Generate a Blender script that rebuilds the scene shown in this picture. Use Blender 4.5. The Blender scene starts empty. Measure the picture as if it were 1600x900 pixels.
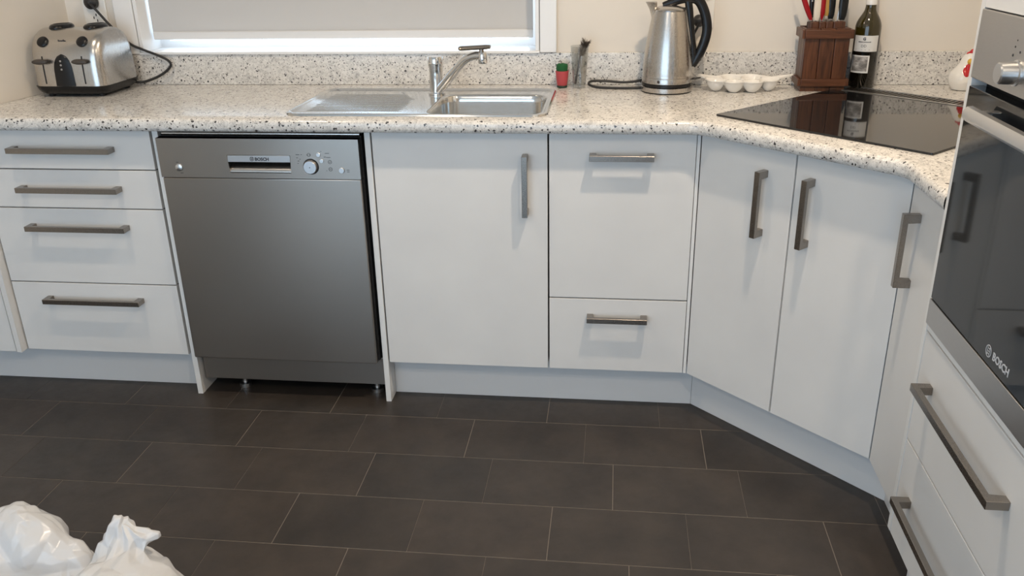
import bpy, bmesh, math, random
from mathutils import Vector, Matrix, noise
from mathutils.geometry import tessellate_polygon
random.seed(7)
PI = math.pi
scene = bpy.context.scene
COL = scene.collection

# ------------------------------------------------------------------ camera
CAM_POS = (1.2846, -2.3031, 1.3595)
PITCH, ROLL, YAW, FPX = 0.3938, -0.0202, -0.1219, 1353.37
w_ = Vector((math.sin(YAW)*math.cos(PITCH), math.cos(YAW)*math.cos(PITCH), -math.sin(PITCH)))
r0 = Vector((math.cos(YAW), -math.sin(YAW), 0)); u0 = r0.cross(w_)
r_ = r0*math.cos(ROLL) + u0*math.sin(ROLL); u_ = -r0*math.sin(ROLL) + u0*math.cos(ROLL)
cam = bpy.data.cameras.new('camera'); cam.sensor_width = 36.0; cam.lens = FPX/1600*36.0
cam.clip_start = 0.02; cam.clip_end = 200
camo = bpy.data.objects.new('camera', cam); COL.objects.link(camo)
M = Matrix((r_, u_, -w_)).transposed().to_4x4(); M.translation = CAM_POS
camo.matrix_world = M
scene.camera = camo

# ------------------------------------------------------------------ world, light, exposure
scene.view_settings.view_transform = 'Standard'
scene.view_settings.look = 'None'
scene.view_settings.gamma = 1.0
scene.view_settings.use_curve_mapping = False
scene.view_settings.exposure = -0.12
wd = bpy.data.worlds.new('world'); scene.world = wd; wd.use_nodes = True
bg = wd.node_tree.nodes['Background']
bg.inputs[0].default_value = (0.60, 0.79, 1.0, 1); bg.inputs[1].default_value = 4.2
sun = bpy.data.lights.new('sun', 'SUN'); sun.energy = 7.0; sun.angle = math.radians(2); sun.color = (1.0, 0.97, 0.93)
suno = bpy.data.objects.new('sun', sun); COL.objects.link(suno); suno.location = (0.4, 4, 3)
suno.rotation_euler = Vector((0.10, -1.0, -0.47)).to_track_quat('-Z', 'Y').to_euler()   # low sun added behind the blind to whiten the sill

# room extents
YW, ZB = 0.5185, 0.891          # splashback face, bench top height
YWALL = 0.531                   # plaster face of the back wall
XL, XR, YR, ZC = -1.35, 2.52, -3.7, 2.40
WX0, WX1, WZ0, WZ1 = -0.297, 1.0415, 0.9985, 2.05   # kitchen window opening
DX0, DX1, DZ1 = -1.12, 1.40, 2.1                     # glazed door in the rear wall

def area_portal(name, loc, rot, sx, sy):
    l = bpy.data.lights.new(name, 'AREA'); l.shape = 'RECTANGLE'; l.size = sx; l.size_y = sy
    l.cycles.is_portal = True
    o = bpy.data.objects.new(name, l); COL.objects.link(o); o.location = loc; o.rotation_euler = rot
area_portal('rear_door_daylight_portal', ((DX0+DX1)/2, YR-0.02, DZ1/2), (PI/2, 0, 0), DX1-DX0, DZ1)
area_portal('window_daylight_portal', ((WX0+WX1)/2, YWALL+0.13, (WZ0+WZ1)/2), (-PI/2, 0, 0), WX1-WX0, WZ1-WZ0)

# ------------------------------------------------------------------ materials
def mat(name, color, rough=0.5, metal=0.0, **kw):
    m = bpy.data.materials.new(name); m.use_nodes = True
    p = m.node_tree.nodes['Principled BSDF']
    p.inputs['Base Color'].default_value = (*color, 1); p.inputs['Roughness'].default_value = rough
    p.inputs['Metallic'].default_value = metal
    for k, v in kw.items():
        p.inputs[k].default_value = v
    return m
def nodes(m): return m.node_tree.nodes, m.node_tree.links, m.node_tree.nodes['Principled BSDF']
def coords(m, scale=(1, 1, 1)):
    N, L, p = nodes(m)
    g = N.new('ShaderNodeNewGeometry'); mp = N.new('ShaderNodeMapping'); mp.inputs['Scale'].default_value = scale
    L.new(g.outputs['Position'], mp.inputs['Vector']); return mp.outputs['Vector']
def tex_noise(m, vec, scale, detail=3, rough=0.5, dist=0.0):
    N, L, p = nodes(m); n = N.new('ShaderNodeTexNoise')
    n.inputs['Scale'].default_value = scale; n.inputs['Detail'].default_value = detail
    n.inputs['Roughness'].default_value = rough; n.inputs['Distortion'].default_value = dist
    L.new(vec, n.inputs['Vector']); return n.outputs['Fac']
def ramp(m, fac, stops):
    N, L, p = nodes(m); r = N.new('ShaderNodeValToRGB'); e = r.color_ramp.elements
    while len(e) > 1: e.remove(e[-1])
    for i, (t, c) in enumerate(stops):
        x = e[0] if i == 0 else e.new(t)
        x.position = t; x.color = (*c, 1) if len(c) == 3 else c
    L.new(fac, r.inputs['Fac']); return r.outputs['Color']
def mixc(m, fac, a, b, mode='MIX'):
    N, L, p = nodes(m); x = N.new('ShaderNodeMix'); x.data_type = 'RGBA'; x.blend_type = mode
    for s, v in ((0, fac), (6, a), (7, b)):
        if hasattr(v, 'is_output') or isinstance(v, bpy.types.NodeSocket): L.new(v, x.inputs[s])
        else: x.inputs[s].default_value = v if s == 0 else (*v, 1)
    return x.outputs[2]
def bump(m, h, strength, dist=0.001):
    N, L, p = nodes(m); b = N.new('ShaderNodeBump'); b.inputs['Strength'].default_value = strength
    b.inputs['Distance'].default_value = dist; L.new(h, b.inputs['Height']); L.new(b.outputs['Normal'], p.inputs['Normal'])
def to(m, sock, name):
    N, L, p = nodes(m); L.new(sock, p.inputs[name])

MT = {}
MT['melamine'] = mat('white_melamine', (0.72, 0.715, 0.70), 0.38)
v = coords(MT['melamine']); n = tex_noise(MT['melamine'], v, 4, 3); to(MT['melamine'], ramp(MT['melamine'], n, [(0.3, (0.70, 0.695, 0.685)), (0.7, (0.75, 0.745, 0.73))]), 'Base Color')
MT['edge'] = mat('white_edge_strip', (0.78, 0.78, 0.77), 0.35)
MT['carcass'] = mat('carcass_board', (0.60, 0.59, 0.57), 0.6)
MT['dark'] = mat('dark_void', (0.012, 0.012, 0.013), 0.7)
MT['kick'] = mat('kickboard_laminate', (0.70, 0.70, 0.70), 0.33)
m = MT['paint'] = mat('wall_paint', (0.74, 0.70, 0.64), 0.6)
v = coords(m); n = tex_noise(m, v, 60, 4); bump(m, n, 0.08, 0.001)
n = tex_noise(m, v, 1.6, 2); to(m, ramp(m, n, [(0.3, (0.72, 0.672, 0.605)), (0.7, (0.76, 0.712, 0.645))]), 'Base Color')
MT['ceiling'] = mat('ceiling_paint', (0.80, 0.79, 0.77), 0.7)
MT['gloss_white'] = mat('gloss_white_trim', (0.80, 0.80, 0.80), 0.25)
# speckled stone laminate
m = MT['bench'] = mat('speckled_laminate', (0.7, 0.68, 0.64), 0.20)
v = coords(m)
N, L, P = nodes(m)
base = ramp(m, tex_noise(m, v, 48, 6, 0.7, 1.6), [(0.30, (0.42, 0.41, 0.40)), (0.43, (0.62, 0.605, 0.58)), (0.55, (0.77, 0.75, 0.715)), (0.75, (0.85, 0.83, 0.80))])
swirl = ramp(m, tex_noise(m, v, 170, 4, 0.65, 3.0), [(0.36, (0.55, 0.535, 0.52)), (0.47, (1, 1, 1))])
c1 = mixc(m, 0.8, base, swirl, 'MULTIPLY')
def speck(scale, cut, off):
    mp = N.new('ShaderNodeMapping'); mp.inputs['Location'].default_value = off; L.new(v, mp.inputs['Vector'])
    nz = N.new('ShaderNodeTexNoise'); nz.inputs['Scale'].default_value = 90; L.new(mp.outputs[0], nz.inputs['Vector'])
    ad = N.new('ShaderNodeMix'); ad.data_type = 'VECTOR'; ad.inputs[0].default_value = 0.012
    L.new(mp.outputs[0], ad.inputs[4]); L.new(nz.outputs['Color'], ad.inputs[5])
    vo = N.new('ShaderNodeTexVoronoi'); vo.inputs['Scale'].default_value = scale; L.new(ad.outputs[1], vo.inputs['Vector'])
    sz = N.new('ShaderNodeMath'); sz.operation = 'MULTIPLY'; L.new(vo.outputs['Color'], sz.inputs[0]); sz.inputs[1].default_value = cut
    lt = N.new('ShaderNodeMath'); lt.operation = 'LESS_THAN'; L.new(vo.outputs['Distance'], lt.inputs[0]); L.new(sz.outputs[0], lt.inputs[1])
    return lt.outputs[0]
c2 = mixc(m, speck(86, 0.35, (0, 0, 0)), c1, (0.06, 0.057, 0.057))
c3 = mixc(m, speck(150, 0.36, (3.1, 1.7, 0.4)), c2, (0.26, 0.24, 0.23))
to(m, c3, 'Base Color')
P.inputs['Specular IOR Level'].default_value = 0.62
# floor tiles
m = MT['tile'] = mat('floor_tile', (0.05, 0.043, 0.038), 0.42)
v = coords(m); N, L, P = nodes(m)
n = tex_noise(m, v, 7, 6, 0.65); c = ramp(m, n, [(0.3, (0.026, 0.0215, 0.019)), (0.5, (0.039, 0.032, 0.0275)), (0.72, (0.053, 0.043, 0.036))])
oi = N.new('ShaderNodeObjectInfo'); rr = ramp(m, oi.outputs['Random'], [(0, (0.86, 0.87, 0.88)), (1, (1.12, 1.08, 1.05))])
to(m, mixc(m, 1.0, c, rr, 'MULTIPLY'), 'Base Color')
n2 = tex_noise(m, v, 30, 5, 0.7); to(m, ramp(m, n2, [(0.3, (0.36,)*3), (0.7, (0.50,)*3)]), 'Roughness'); bump(m, n2, 0.12, 0.0012)
MT['grout'] = mat('grout', (0.20, 0.17, 0.145), 0.7)
def steel(name, color, rough, sc, strength=0.10):
    m = mat(name, color, rough, 1.0)
    v = coords(m, sc); n = tex_noise(m, v, 40, 3, 0.6); bump(m, n, strength, 0.0004)
    to(m, ramp(m, n, [(0.3, (max(rough-0.06, 0.02),)*3), (0.7, (rough+0.06,)*3)]), 'Roughness'); return m
m = MT['steel_v'] = mat('brushed_steel_door', (0.37, 0.335, 0.30), 0.31, 1.0)
v = coords(m, (0.4, 1, 30)); to(m, ramp(m, tex_noise(m, v, 30, 2), [(0.3, (0.30,)*3), (0.7, (0.325,)*3)]), 'Roughness')
N, L, P = nodes(MT['steel_v']); P.inputs['Anisotropic'].default_value = 0.7; tg = N.new('ShaderNodeCombineXYZ'); tg.inputs[2].default_value = 1.0; L.new(tg.outputs[0], P.inputs['Tangent'])
MT['steel_h'] = steel('brushed_steel', (0.54, 0.515, 0.485), 0.25, (40, 40, 1.5), 0.06)
MT['steel_sink'] = steel('sink_steel', (0.70, 0.70, 0.69), 0.14, (1.5, 40, 40), 0.03)
MT['steel_oven'] = steel('oven_steel', (0.52, 0.51, 0.50), 0.34, (40, 1.5, 40), 0.05)
MT['handle'] = steel('handle_nickel', (0.30, 0.27, 0.24), 0.28, (30, 30, 30), 0.05)
MT['chrome'] = mat('chrome', (0.80, 0.80, 0.80), 0.07, 1.0)
MT['alu'] = mat('satin_aluminium', (0.66, 0.66, 0.66), 0.30, 1.0)
MT['black'] = mat('black_plastic', (0.008, 0.008, 0.009), 0.26, 0.0, **{'Specular IOR Level': 0.35})
MT['black_matt'] = mat('black_rubber', (0.016, 0.016, 0.017), 0.5)
MT['ink'] = mat('dark_print', (0.03, 0.03, 0.035), 0.5)
MT['white_print'] = mat('white_print', (0.55, 0.57, 0.6), 0.5)
MT['hobglass'] = mat('black_ceramic_glass', (0.010, 0.010, 0.011), 0.04, 0.0, **{'Specular IOR Level': 0.6})
MT['ovenglass'] = mat('dark_oven_glass', (0.010, 0.012, 0.014), 0.05, 0.0, **{'Specular IOR Level': 0.42})
MT['ceramic'] = mat('white_glazed_ceramic', (0.84, 0.82, 0.78), 0.14, 0.0, **{'Coat Weight': 0.4})
MT['red_paint'] = mat('red_glaze', (0.50, 0.015, 0.02), 0.25)
MT['yellow_paint'] = mat('yellow_glaze', (0.62, 0.38, 0.06), 0.3)
MT['red_plastic'] = mat('red_plastic', (0.28, 0.004, 0.008), 0.4, 0.0, **{'Specular IOR Level': 0.25})
MT['pink_pot'] = mat('coral_red_pot', (0.46, 0.065, 0.075), 0.6)
MT['green'] = mat('green_felt', (0.012, 0.10, 0.03), 0.9)
MT['cream_plastic'] = mat('cream_plastic', (0.66, 0.60, 0.50), 0.4)
MT['amber'] = mat('amber_plastic', (0.50, 0.29, 0.07), 0.3)
MT['outlet'] = mat('outlet_plastic', (0.80, 0.79, 0.76), 0.3)
MT['label'] = mat('paper_label', (0.74, 0.73, 0.70), 0.6)
m = MT['photo_label'] = mat('printed_photo_label', (0.4, 0.39, 0.37), 0.6)
v = coords(m, (1, 1, 1.6)); to(m, ramp(m, tex_noise(m, v, 38, 4, 0.6), [(0.35, (0.16, 0.15, 0.14)), (0.5, (0.36, 0.34, 0.32)), (0.62, (0.62, 0.60, 0.57))]), 'Base Color')
m = MT['wood'] = mat('reddish_wood', (0.13, 0.045, 0.02), 0.38)
v = coords(m, (14, 14, 1.2)); n = tex_noise(m, v, 9, 5, 0.6, 0.6)
to(m, ramp(m, n, [(0.3, (0.034, 0.011, 0.004)), (0.5, (0.085, 0.028, 0.010)), (0.7, (0.13, 0.047, 0.018))]), 'Base Color')
m = MT['wood_h'] = mat('reddish_wood_band', (0.13, 0.045, 0.02), 0.38)
v = coords(m, (1.2, 14, 14)); n = tex_noise(m, v, 9, 5, 0.6, 0.6)
to(m, ramp(m, n, [(0.3, (0.042, 0.014, 0.005)), (0.5, (0.095, 0.032, 0.012)), (0.7, (0.14, 0.051, 0.020))]), 'Base Color')
MT['bottle'] = mat('green_bottle_glass', (0.030, 0.023, 0.003), 0.05, 0.0, **{'Specular IOR Level': 0.6, 'Coat Weight': 0.3})
MT['bristle'] = mat('worn_bristles', (0.10, 0.075, 0.055), 0.8)
MT['blade'] = mat('knife_blade', (0.7, 0.7, 0.7), 0.2, 1.0)
m = MT['blind'] = mat('blind_fabric', (0.56, 0.55, 0.54), 0.85)
N, L, P = nodes(m)
tr = N.new('ShaderNodeBsdfTranslucent'); tr.inputs[0].default_value = (0.75, 0.72, 0.68, 1)
mx = N.new('ShaderNodeMixShader'); mx.inputs[0].default_value = 0.05
L.new(P.outputs[0], mx.inputs[1]); L.new(tr.outputs[0], mx.inputs[2]); L.new(mx.outputs[0], N['Material Output'].inputs['Surface'])
v = coords(m); bump(m, tex_noise(m, v, 900, 2), 0.1, 0.0005)
def glassy(name, tint, gloss_tint=(1, 1, 1)):
    m = bpy.data.materials.new(name); m.use_nodes = True; N = m.node_tree.nodes; L = m.node_tree.links
    N.remove(N['Principled BSDF'])
    t = N.new('ShaderNodeBsdfTransparent'); t.inputs[0].default_value = (*tint, 1)
    g = N.new('ShaderNodeBsdfGlossy'); g.inputs['Roughness'].default_value = 0.03; g.inputs[0].default_value = (*gloss_tint, 1)
    f = N.new('ShaderNodeLayerWeight'); f.inputs[0].default_value = 0.5
    pw = N.new('ShaderNodeMath'); pw.operation = 'POWER'; pw.inputs[1].default_value = 4; L.new(f.outputs['Facing'], pw.inputs[0])
    ma = N.new('ShaderNodeMath'); ma.operation = 'MULTIPLY_ADD'; ma.inputs[1].default_value = 0.7; ma.inputs[2].default_value = 0.06; L.new(pw.outputs[0], ma.inputs[0])
    mx = N.new('ShaderNodeMixShader'); L.new(ma.outputs[0], mx.inputs[0]); L.new(t.outputs[0], mx.inputs[1]); L.new(g.outputs[0], mx.inputs[2])
    L.new(mx.outputs[0], N['Material Output'].inputs['Surface']); return m
MT['pane'] = glassy('window_glass', (0.97, 0.98, 0.98))
MT['tumbler'] = glassy('clear_glass', (0.88, 0.89, 0.89))
m = MT['bag'] = mat('white_plastic_film', (0.74, 0.74, 0.745), 0.22)
N, L, P = nodes(m)
tr = N.new('ShaderNodeBsdfTranslucent'); tr.inputs[0].default_value = (0.85, 0.86, 0.88, 1)
mx = N.new('ShaderNodeMixShader'); mx.inputs[0].default_value = 0.25
L.new(P.outputs[0], mx.inputs[1]); L.new(tr.outputs[0], mx.inputs[2]); L.new(mx.outputs[0], N['Material Output'].inputs['Surface'])
m = MT['lamp'] = bpy.data.materials.new('lamp_lens'); m.use_nodes = True
p = m.node_tree.nodes['Principled BSDF']; p.inputs['Emission Color'].default_value = (1, 0.88, 0.72, 1); p.inputs['Emission Strength'].default_value = 8

# ------------------------------------------------------------------ helpers
WPOS = {}
def link(name, me, parent, center):
    o = bpy.data.objects.new(name, me); COL.objects.link(o)
    pw = WPOS[parent.name] if parent else Vector((0, 0, 0))
    o.location = center - pw; WPOS[o.name] = center.copy()
    if parent: o.parent = parent
    return o
def obj(name, bm, material, parent=None, smooth=40, base=False):
    """bmesh in world coordinates -> one mesh object, origin at its middle"""
    bmesh.ops.recalc_face_normals(bm, faces=bm.faces[:])
    lo = Vector([min(v.co[i] for v in bm.verts) for i in range(3)]); hi = Vector([max(v.co[i] for v in bm.verts) for i in range(3)])
    c = (lo+hi)/2
    if base: c.z = lo.z
    ly = bm.faces.layers.int.get('boxed')
    if ly:
        bm.faces.layers.int.remove(ly); smooth = min(smooth, 20)
    for v in bm.verts: v.co -= c
    me = bpy.data.meshes.new(name); bm.to_mesh(me); bm.free()
    me.materials.append(MT[material] if isinstance(material, str) else material)
    if smooth:
        for p in me.polygons: p.use_smooth = True
        me.set_sharp_from_angle(angle=math.radians(smooth))
    return link(name, me, parent, c)
def thing(name, label, cat, loc, group=None):
    o = bpy.data.objects.new(name, None); COL.objects.link(o); o.location = loc; o.empty_display_size = 0.05
    WPOS[o.name] = Vector(loc); tag(o, label, cat, group); return o
def tag(o, label, cat, group=None):
    o['label'] = label; o['category'] = cat
    if group: o['group'] = group
    return o
def struct(o, label=None):
    o['kind'] = 'structure'
    if label: o['label'] = label
    return o
class Frame:
    """a: along a face, b: out of it, c: up"""
    def __init__(s, o, x, out): s.o = Vector((*o, 0)); s.x = Vector((*x, 0)).normalized(); s.b = Vector((*out, 0)).normalized()
    def __call__(s, a, b, c): return s.o + s.x*a + s.b*b + Vector((0, 0, c))
K = math.sqrt(0.5)
WORLD = Frame((0, 0), (1, 0), (0, 1))
FRONT = Frame((0, 0), (1, 0), (0, -1))               # sink run, faces the room
DIAG = Frame((1.5138, 0), (K, -K), (-K, -K))         # corner unit
RIGHT = Frame((1.928, 0), (0, -1), (-1, 0))          # right run
TOWER = Frame((1.900, 0), (0, -1), (-1, 0))          # oven tower
def box(bm, a0, a1, b0, b1, c0, c1, F=WORLD, bev=0.0, seg=2):
    vs = [bm.verts.new(F(a, b, c)) for a in (a0, a1) for b in (b0, b1) for c in (c0, c1)]
    fs = [bm.faces.new([vs[i] for i in f]) for f in ((0, 1, 3, 2), (4, 6, 7, 5), (0, 4, 5, 1), (2, 3, 7, 6), (0, 2, 6, 4), (1, 5, 7, 3))]
    if bev:
        bmesh.ops.recalc_face_normals(bm, faces=fs)
        bmesh.ops.bevel(bm, geom=list({e for f in fs for e in f.edges}), offset=bev, segments=seg, profile=0.5, affect='EDGES')
    return bm
def nb(): return bmesh.new()
def bx(*a, **k):
    b = box(nb(), *a, **k); b.faces.layers.int.new('boxed'); return b     # flat-sided: keep its faces flat shaded
def loft(bm, rings, closed=True, cap0=True, cap1=True):
    R = [[bm.verts.new(Vector(p)) for p in r] for r in rings]; n = len(R[0])
    for i in range(len(R)-1):
        for j in range(n if closed else n-1):
            k = (j+1) % n
            bm.faces.new((R[i][j], R[i][k], R[i+1][k], R[i+1][j]))
    if cap0: bm.faces.new(R[0][::-1])
    if cap1: bm.faces.new(R[-1])
    return bm
def lathe(bm, prof, c, seg=32, axis='z', cap0=True, cap1=True):
    c = Vector(c); rings = []
    for r, h in prof:
        ring = []
        for i in range(seg):
            t = 2*PI*i/seg; x, y = r*math.cos(t), r*math.sin(t)
            ring.append(c + (Vector((x, y, h)) if axis == 'z' else Vector((x, -h, y)) if axis == '-y' else Vector((-h, x, y))))
        rings.append(ring)
    return loft(bm, rings, True, cap0, cap1)
def catmull(pts, n=8):
    pts = [Vector(p) for p in pts]; out = []
    P = [pts[0]*2-pts[1]] + pts + [pts[-1]*2-pts[-2]]
    for i in range(1, len(P)-2):
        a, b, c, d = P[i-1:i+3]
        for k in range(n):
            t = k/n
            out.append(0.5*((2*b)+(c-a)*t+(2*a-5*b+4*c-d)*t*t+(3*b-a-3*c+d)*t*t*t))
    out.append(pts[-1]); return out
def tube(bm, pts, r, seg=10, sx=1.0, sy=1.0, up=(0, 0, 1), square=False):
    """r: radius or list; sx along the side, sy along 'up'"""
    pts = [Vector(p) for p in pts]; rings = []; up = Vector(up); n = len(pts)
    side = None
    for i, p in enumerate(pts):
        t = (pts[min(i+1, n-1)] - pts[max(i-1, 0)]).normalized()
        s = t.cross(up)
        if s.length < 1e-3: s = side or t.orthogonal()
        s.normalize()
        if side and s.dot(side) < 0: s = -s
        side = s; q = s.cross(t).normalized()
        rr = r[i] if isinstance(r, (list, tuple)) else r
        ring = []
        for k in range(seg):
            th = 2*PI*k/seg; ca, sa = math.cos(th), math.sin(th)
            if square:
                e = 0.35; ca = math.copysign(abs(ca)**e, ca); sa = math.copysign(abs(sa)**e, sa)
            ring.append(p + s*(ca*rr*sx) + q*(sa*rr*sy))
        rings.append(ring)
    return loft(bm, rings)
def rrect(x0, x1, y0, y1, r, n=6):
    out = []
    for cx, cy, a in ((x1-r, y1-r, 0), (x0+r, y1-r, PI/2), (x0+r, y0+r, PI), (x1-r, y0+r, 3*PI/2)):
        for i in range(n+1):
            t = a + PI/2*i/n; out.append((cx+r*math.cos(t), cy+r*math.sin(t)))
    return out
def plate(bm, poly, F, b0, b1, bev=0.0):
    """polygon given in (a,c) of a frame, extruded from b0 to b1"""
    loft(bm, [[F(a, b0, c) for a, c in poly], [F(a, b1, c) for a, c in poly]])
    return bm
def text_mesh(s, size, F, a, b, c, depth=0.0003, bold=0.0):
    cu = bpy.data.curves.new('lettering', 'FONT'); cu.body = s; cu.size = size; cu.extrude = depth; cu.offset = bold; cu.align_x = 'CENTER'; cu.resolution_u = 2
    t = bpy.data.objects.new('lettering', cu); COL.objects.link(t)
    bpy.context.view_layer.update()
    me = bpy.data.meshes.new_from_object(t.evaluated_get(bpy.context.evaluated_depsgraph_get()))
    bpy.data.objects.remove(t); bm = nb(); bm.from_mesh(me); bpy.data.meshes.remove(me)
    for v in bm.verts: v.co = F(a+v.co.x, b+v.co.z, c+v.co.y)
    return bm
def ring_mark(bm, F, a, b, c, r, th, depth=0.0004, seg=20):
    rings = [[F(a+rr*math.cos(2*PI*i/seg), bb, c+rr*math.sin(2*PI*i/seg)) for i in range(seg)] for rr, bb in ((r, b), (r, b+depth), (r-th, b+depth), (r-th, b))]
    loft(bm, rings+[rings[0]], cap0=False, cap1=False); return bm
def maker_mark(bm, F, a, b, c, r, th):
    """circle with an armature inside"""
    ring_mark(bm, F, a, b, c, r, th); ring_mark(bm, F, a, b, c, r*0.52, th*0.8, seg=14)
    box(bm, a-r*0.45, a-r*0.45+th, b, b+0.0004, c-r*0.7, c+r*0.7, F); box(bm, a+r*0.45-th, a+r*0.45, b, b+0.0004, c-r*0.7, c+r*0.7, F)
    box(bm, a-r*0.45, a+r*0.45, b, b+0.0004, c-th/2, c+th/2, F)
    return bm

# ------------------------------------------------------------------ the room
# floor: substrate + individual tiles
floor = struct(obj('floor', bx(XL, XR, YR, YWALL, -0.06, -0.0009), 'grout', smooth=0))
ROWS = {0: 0.443, 1: 0.560, 2: 0.641, 3: 0.822, 4: 0.680, 5: 0.60}     # a joint position in each row
ystart = [0.115, -0.085, -0.286, -0.487, -0.690]
def row_y(i): return ystart[i] if i < 5 else -0.690-(i-4)*0.2015
far = nb(); bright = {(0, 3), (0, 5)}
tw = 0.3325
cnt = 0
for i in range(-2, 19):
    y1 = 0.115+0.2*(-i) if i < 0 else row_y(i); y0 = (0.115+0.2*(-i-1)) if i < 0 else row_y(i+1)
    off = ROWS.get(i, 0.443+0.117*(i % 4))
    k0 = math.floor((XL-off)/tw)
    for k in range(k0, int((XR-off)/tw)+1):
        xa = max(off+k*tw, XL); xb = min(off+(k+1)*tw, XR)
        if xb-xa < 0.004: continue
        if y0 < YR: continue
        rnd = random.Random(i*97+k)
        ga = 0.0009 if (k+i) % 2 == 0 else 0.0004; gb = 0.0009 if (k+1+i) % 2 == 0 else 0.0004
        if -1 <= i <= 6:
            t = obj('tile', bx(xa+ga, xb-gb, y0+0.0009, y1-0.0009, -0.004, rnd.uniform(-0.0001, 0.0001), bev=0.0006, seg=1), 'tile', floor, smooth=0); cnt += 1
        else:
            box(far, xa+ga, xb-gb, y0+0.0009, y1-0.0009, -0.004, 0.0)
ft = obj('tile_field', far, 'tile', floor, smooth=0); ft['kind'] = 'stuff'
# walls
b = nb()
for a in ((XL, WX0, 0, ZC), (WX1, XR+0.1, 0, ZC), (WX0, WX1, 0, WZ0-0.012), (WX0, WX1, WZ1, ZC)):
    box(b, a[0], a[1], YWALL, YWALL+0.14, a[2], a[3])
struct(obj('wall_back', b, 'paint', smooth=0))
b = nb()      # return wall beside the toaster, running slightly out of square
q = [(-0.541, YWALL), (-0.595, 0.07), (XL, 0.07), (XL, YWALL)]
loft(b, [[(x, y, ZB+0.0005) for x, y in q], [(x, y, ZC) for x, y in q]])
struct(obj('wall_left', b, 'paint', smooth=0))
struct(obj('wall_left_far', bx(XL-0.1, XL, YR, YWALL, 0, ZC), 'paint', smooth=0))
struct(obj('wall_right', bx(XR, XR+0.1, YR, YWALL, 0, ZC), 'paint', smooth=0))
b = nb()
for a in ((XL-0.1, DX0, 0, ZC), (DX1, XR+0.1, 0, ZC), (DX0, DX1, DZ1, ZC)):
    box(b, a[0], a[1], YR-0.12, YR, a[2], a[3])
struct(obj('wall_rear', b, 'paint', smooth=0))
struct(obj('ceiling', bx(XL-0.1, XR+0.1, YR-0.12, YWALL+0.14, ZC, ZC+0.08), 'ceiling', smooth=0))
# rear glazed door
d = bpy.data.objects.new('door_1', None); COL.objects.link(d); d.location = ((DX0+DX1)/2, YR-0.06, 0); WPOS['door_1'] = Vector(d.location); d['kind'] = 'structure'
b = nb()
for a in ((DX0, DX0+0.05, 0, DZ1), (DX1-0.05, DX1, 0, DZ1), (DX0, DX1, DZ1-0.05, DZ1), (DX0, DX1, 0, 0.05), ((DX0+DX1)/2-0.04, (DX0+DX1)/2+0.04, 0, DZ1)):
    box(b, a[0], a[1], YR-0.09, YR-0.03, a[2], a[3])
obj('door_frame', b, 'gloss_white', d, smooth=0)
for a in ((DX0+0.05, (DX0+DX1)/2-0.04), ((DX0+DX1)/2+0.04, DX1-0.05)):
    obj('pane', bx(a[0], a[1], YR-0.062, YR-0.056, 0.05, DZ1-0.05), 'pane', d, smooth=0)
# window over the sink
wn = bpy.data.objects.new('window_1', None); COL.objects.link(wn); wn.location = ((WX0+WX1)/2, YWALL+0.1, WZ0); WPOS['window_1'] = Vector(wn.location); wn['kind'] = 'structure'
yo = YWALL+0.14
obj('architrave', bx(-0.3655, WX0-0.002, YW-0.006, YWALL, 0.9925, WZ1+0.07, bev=0.004), 'gloss_white', wn)
obj('architrave', bx(WX1+0.002, 1.0972, YW-0.006, YWALL, 0.9925, WZ1+0.07, bev=0.003), 'gloss_white', wn)
obj('architrave', bx(-0.3655, 1.0972, YW-0.006, YWALL, WZ1+0.07, WZ1+0.135, bev=0.003), 'gloss_white', wn)
obj('window_sill', bx(WX0-0.002, WX1+0.002, YW-0.008, yo, 0.9905, WZ0, bev=0.002), 'gloss_white', wn)
obj('jamb', bx(WX0, WX0+0.012, YW-0.002, yo, WZ0, WZ1, bev=0.001), 'gloss_white', wn)
obj('jamb', bx(WX1-0.012, WX1, YW-0.002, yo, WZ0, WZ1, bev=0.001), 'gloss_white', wn)
b = nb()
for a in ((WX0+0.012, WX0+0.045, WZ0, WZ1), (WX1-0.045, WX1-0.012, WZ0, WZ1), (WX0+0.045, WX1-0.045, WZ0, WZ0+0.022), (WX0+0.045, WX1-0.045, WZ1-0.04, WZ1)):
    box(b, a[0], a[1], yo-0.03, yo, a[2], a[3])
obj('window_frame', b, 'gloss_white', wn, smooth=0)
obj('pane', bx(WX0+0.045, WX1-0.045, yo-0.017, yo-0.013, WZ0+0.022, WZ1-0.04), 'pane', wn, smooth=0)
# roller blind
rb = thing('roller_blind', 'pale grey roller blind pulled almost down in the window', 'blind', ((WX0+WX1)/2, YWALL+0.055, 1.03))
YBL = YWALL+0.055
obj('fabric', bx(-0.278, 1.0165, YBL-0.0006, YBL+0.0006, 1.045, WZ1-0.03), 'blind', rb, smooth=0)
obj('bottom_rail', bx(-0.278, 1.0165, YBL-0.006, YBL+0.006, 1.031, 1.058, bev=0.004), mat('blind_rail', (0.66, 0.65, 0.64), 0.5), rb)
obj('roller', tube(nb(), [(-0.283, YBL+0.01, WZ1-0.03), (1.025, YBL+0.01, WZ1-0.03)], 0.02, 16), 'blind', rb)

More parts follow.
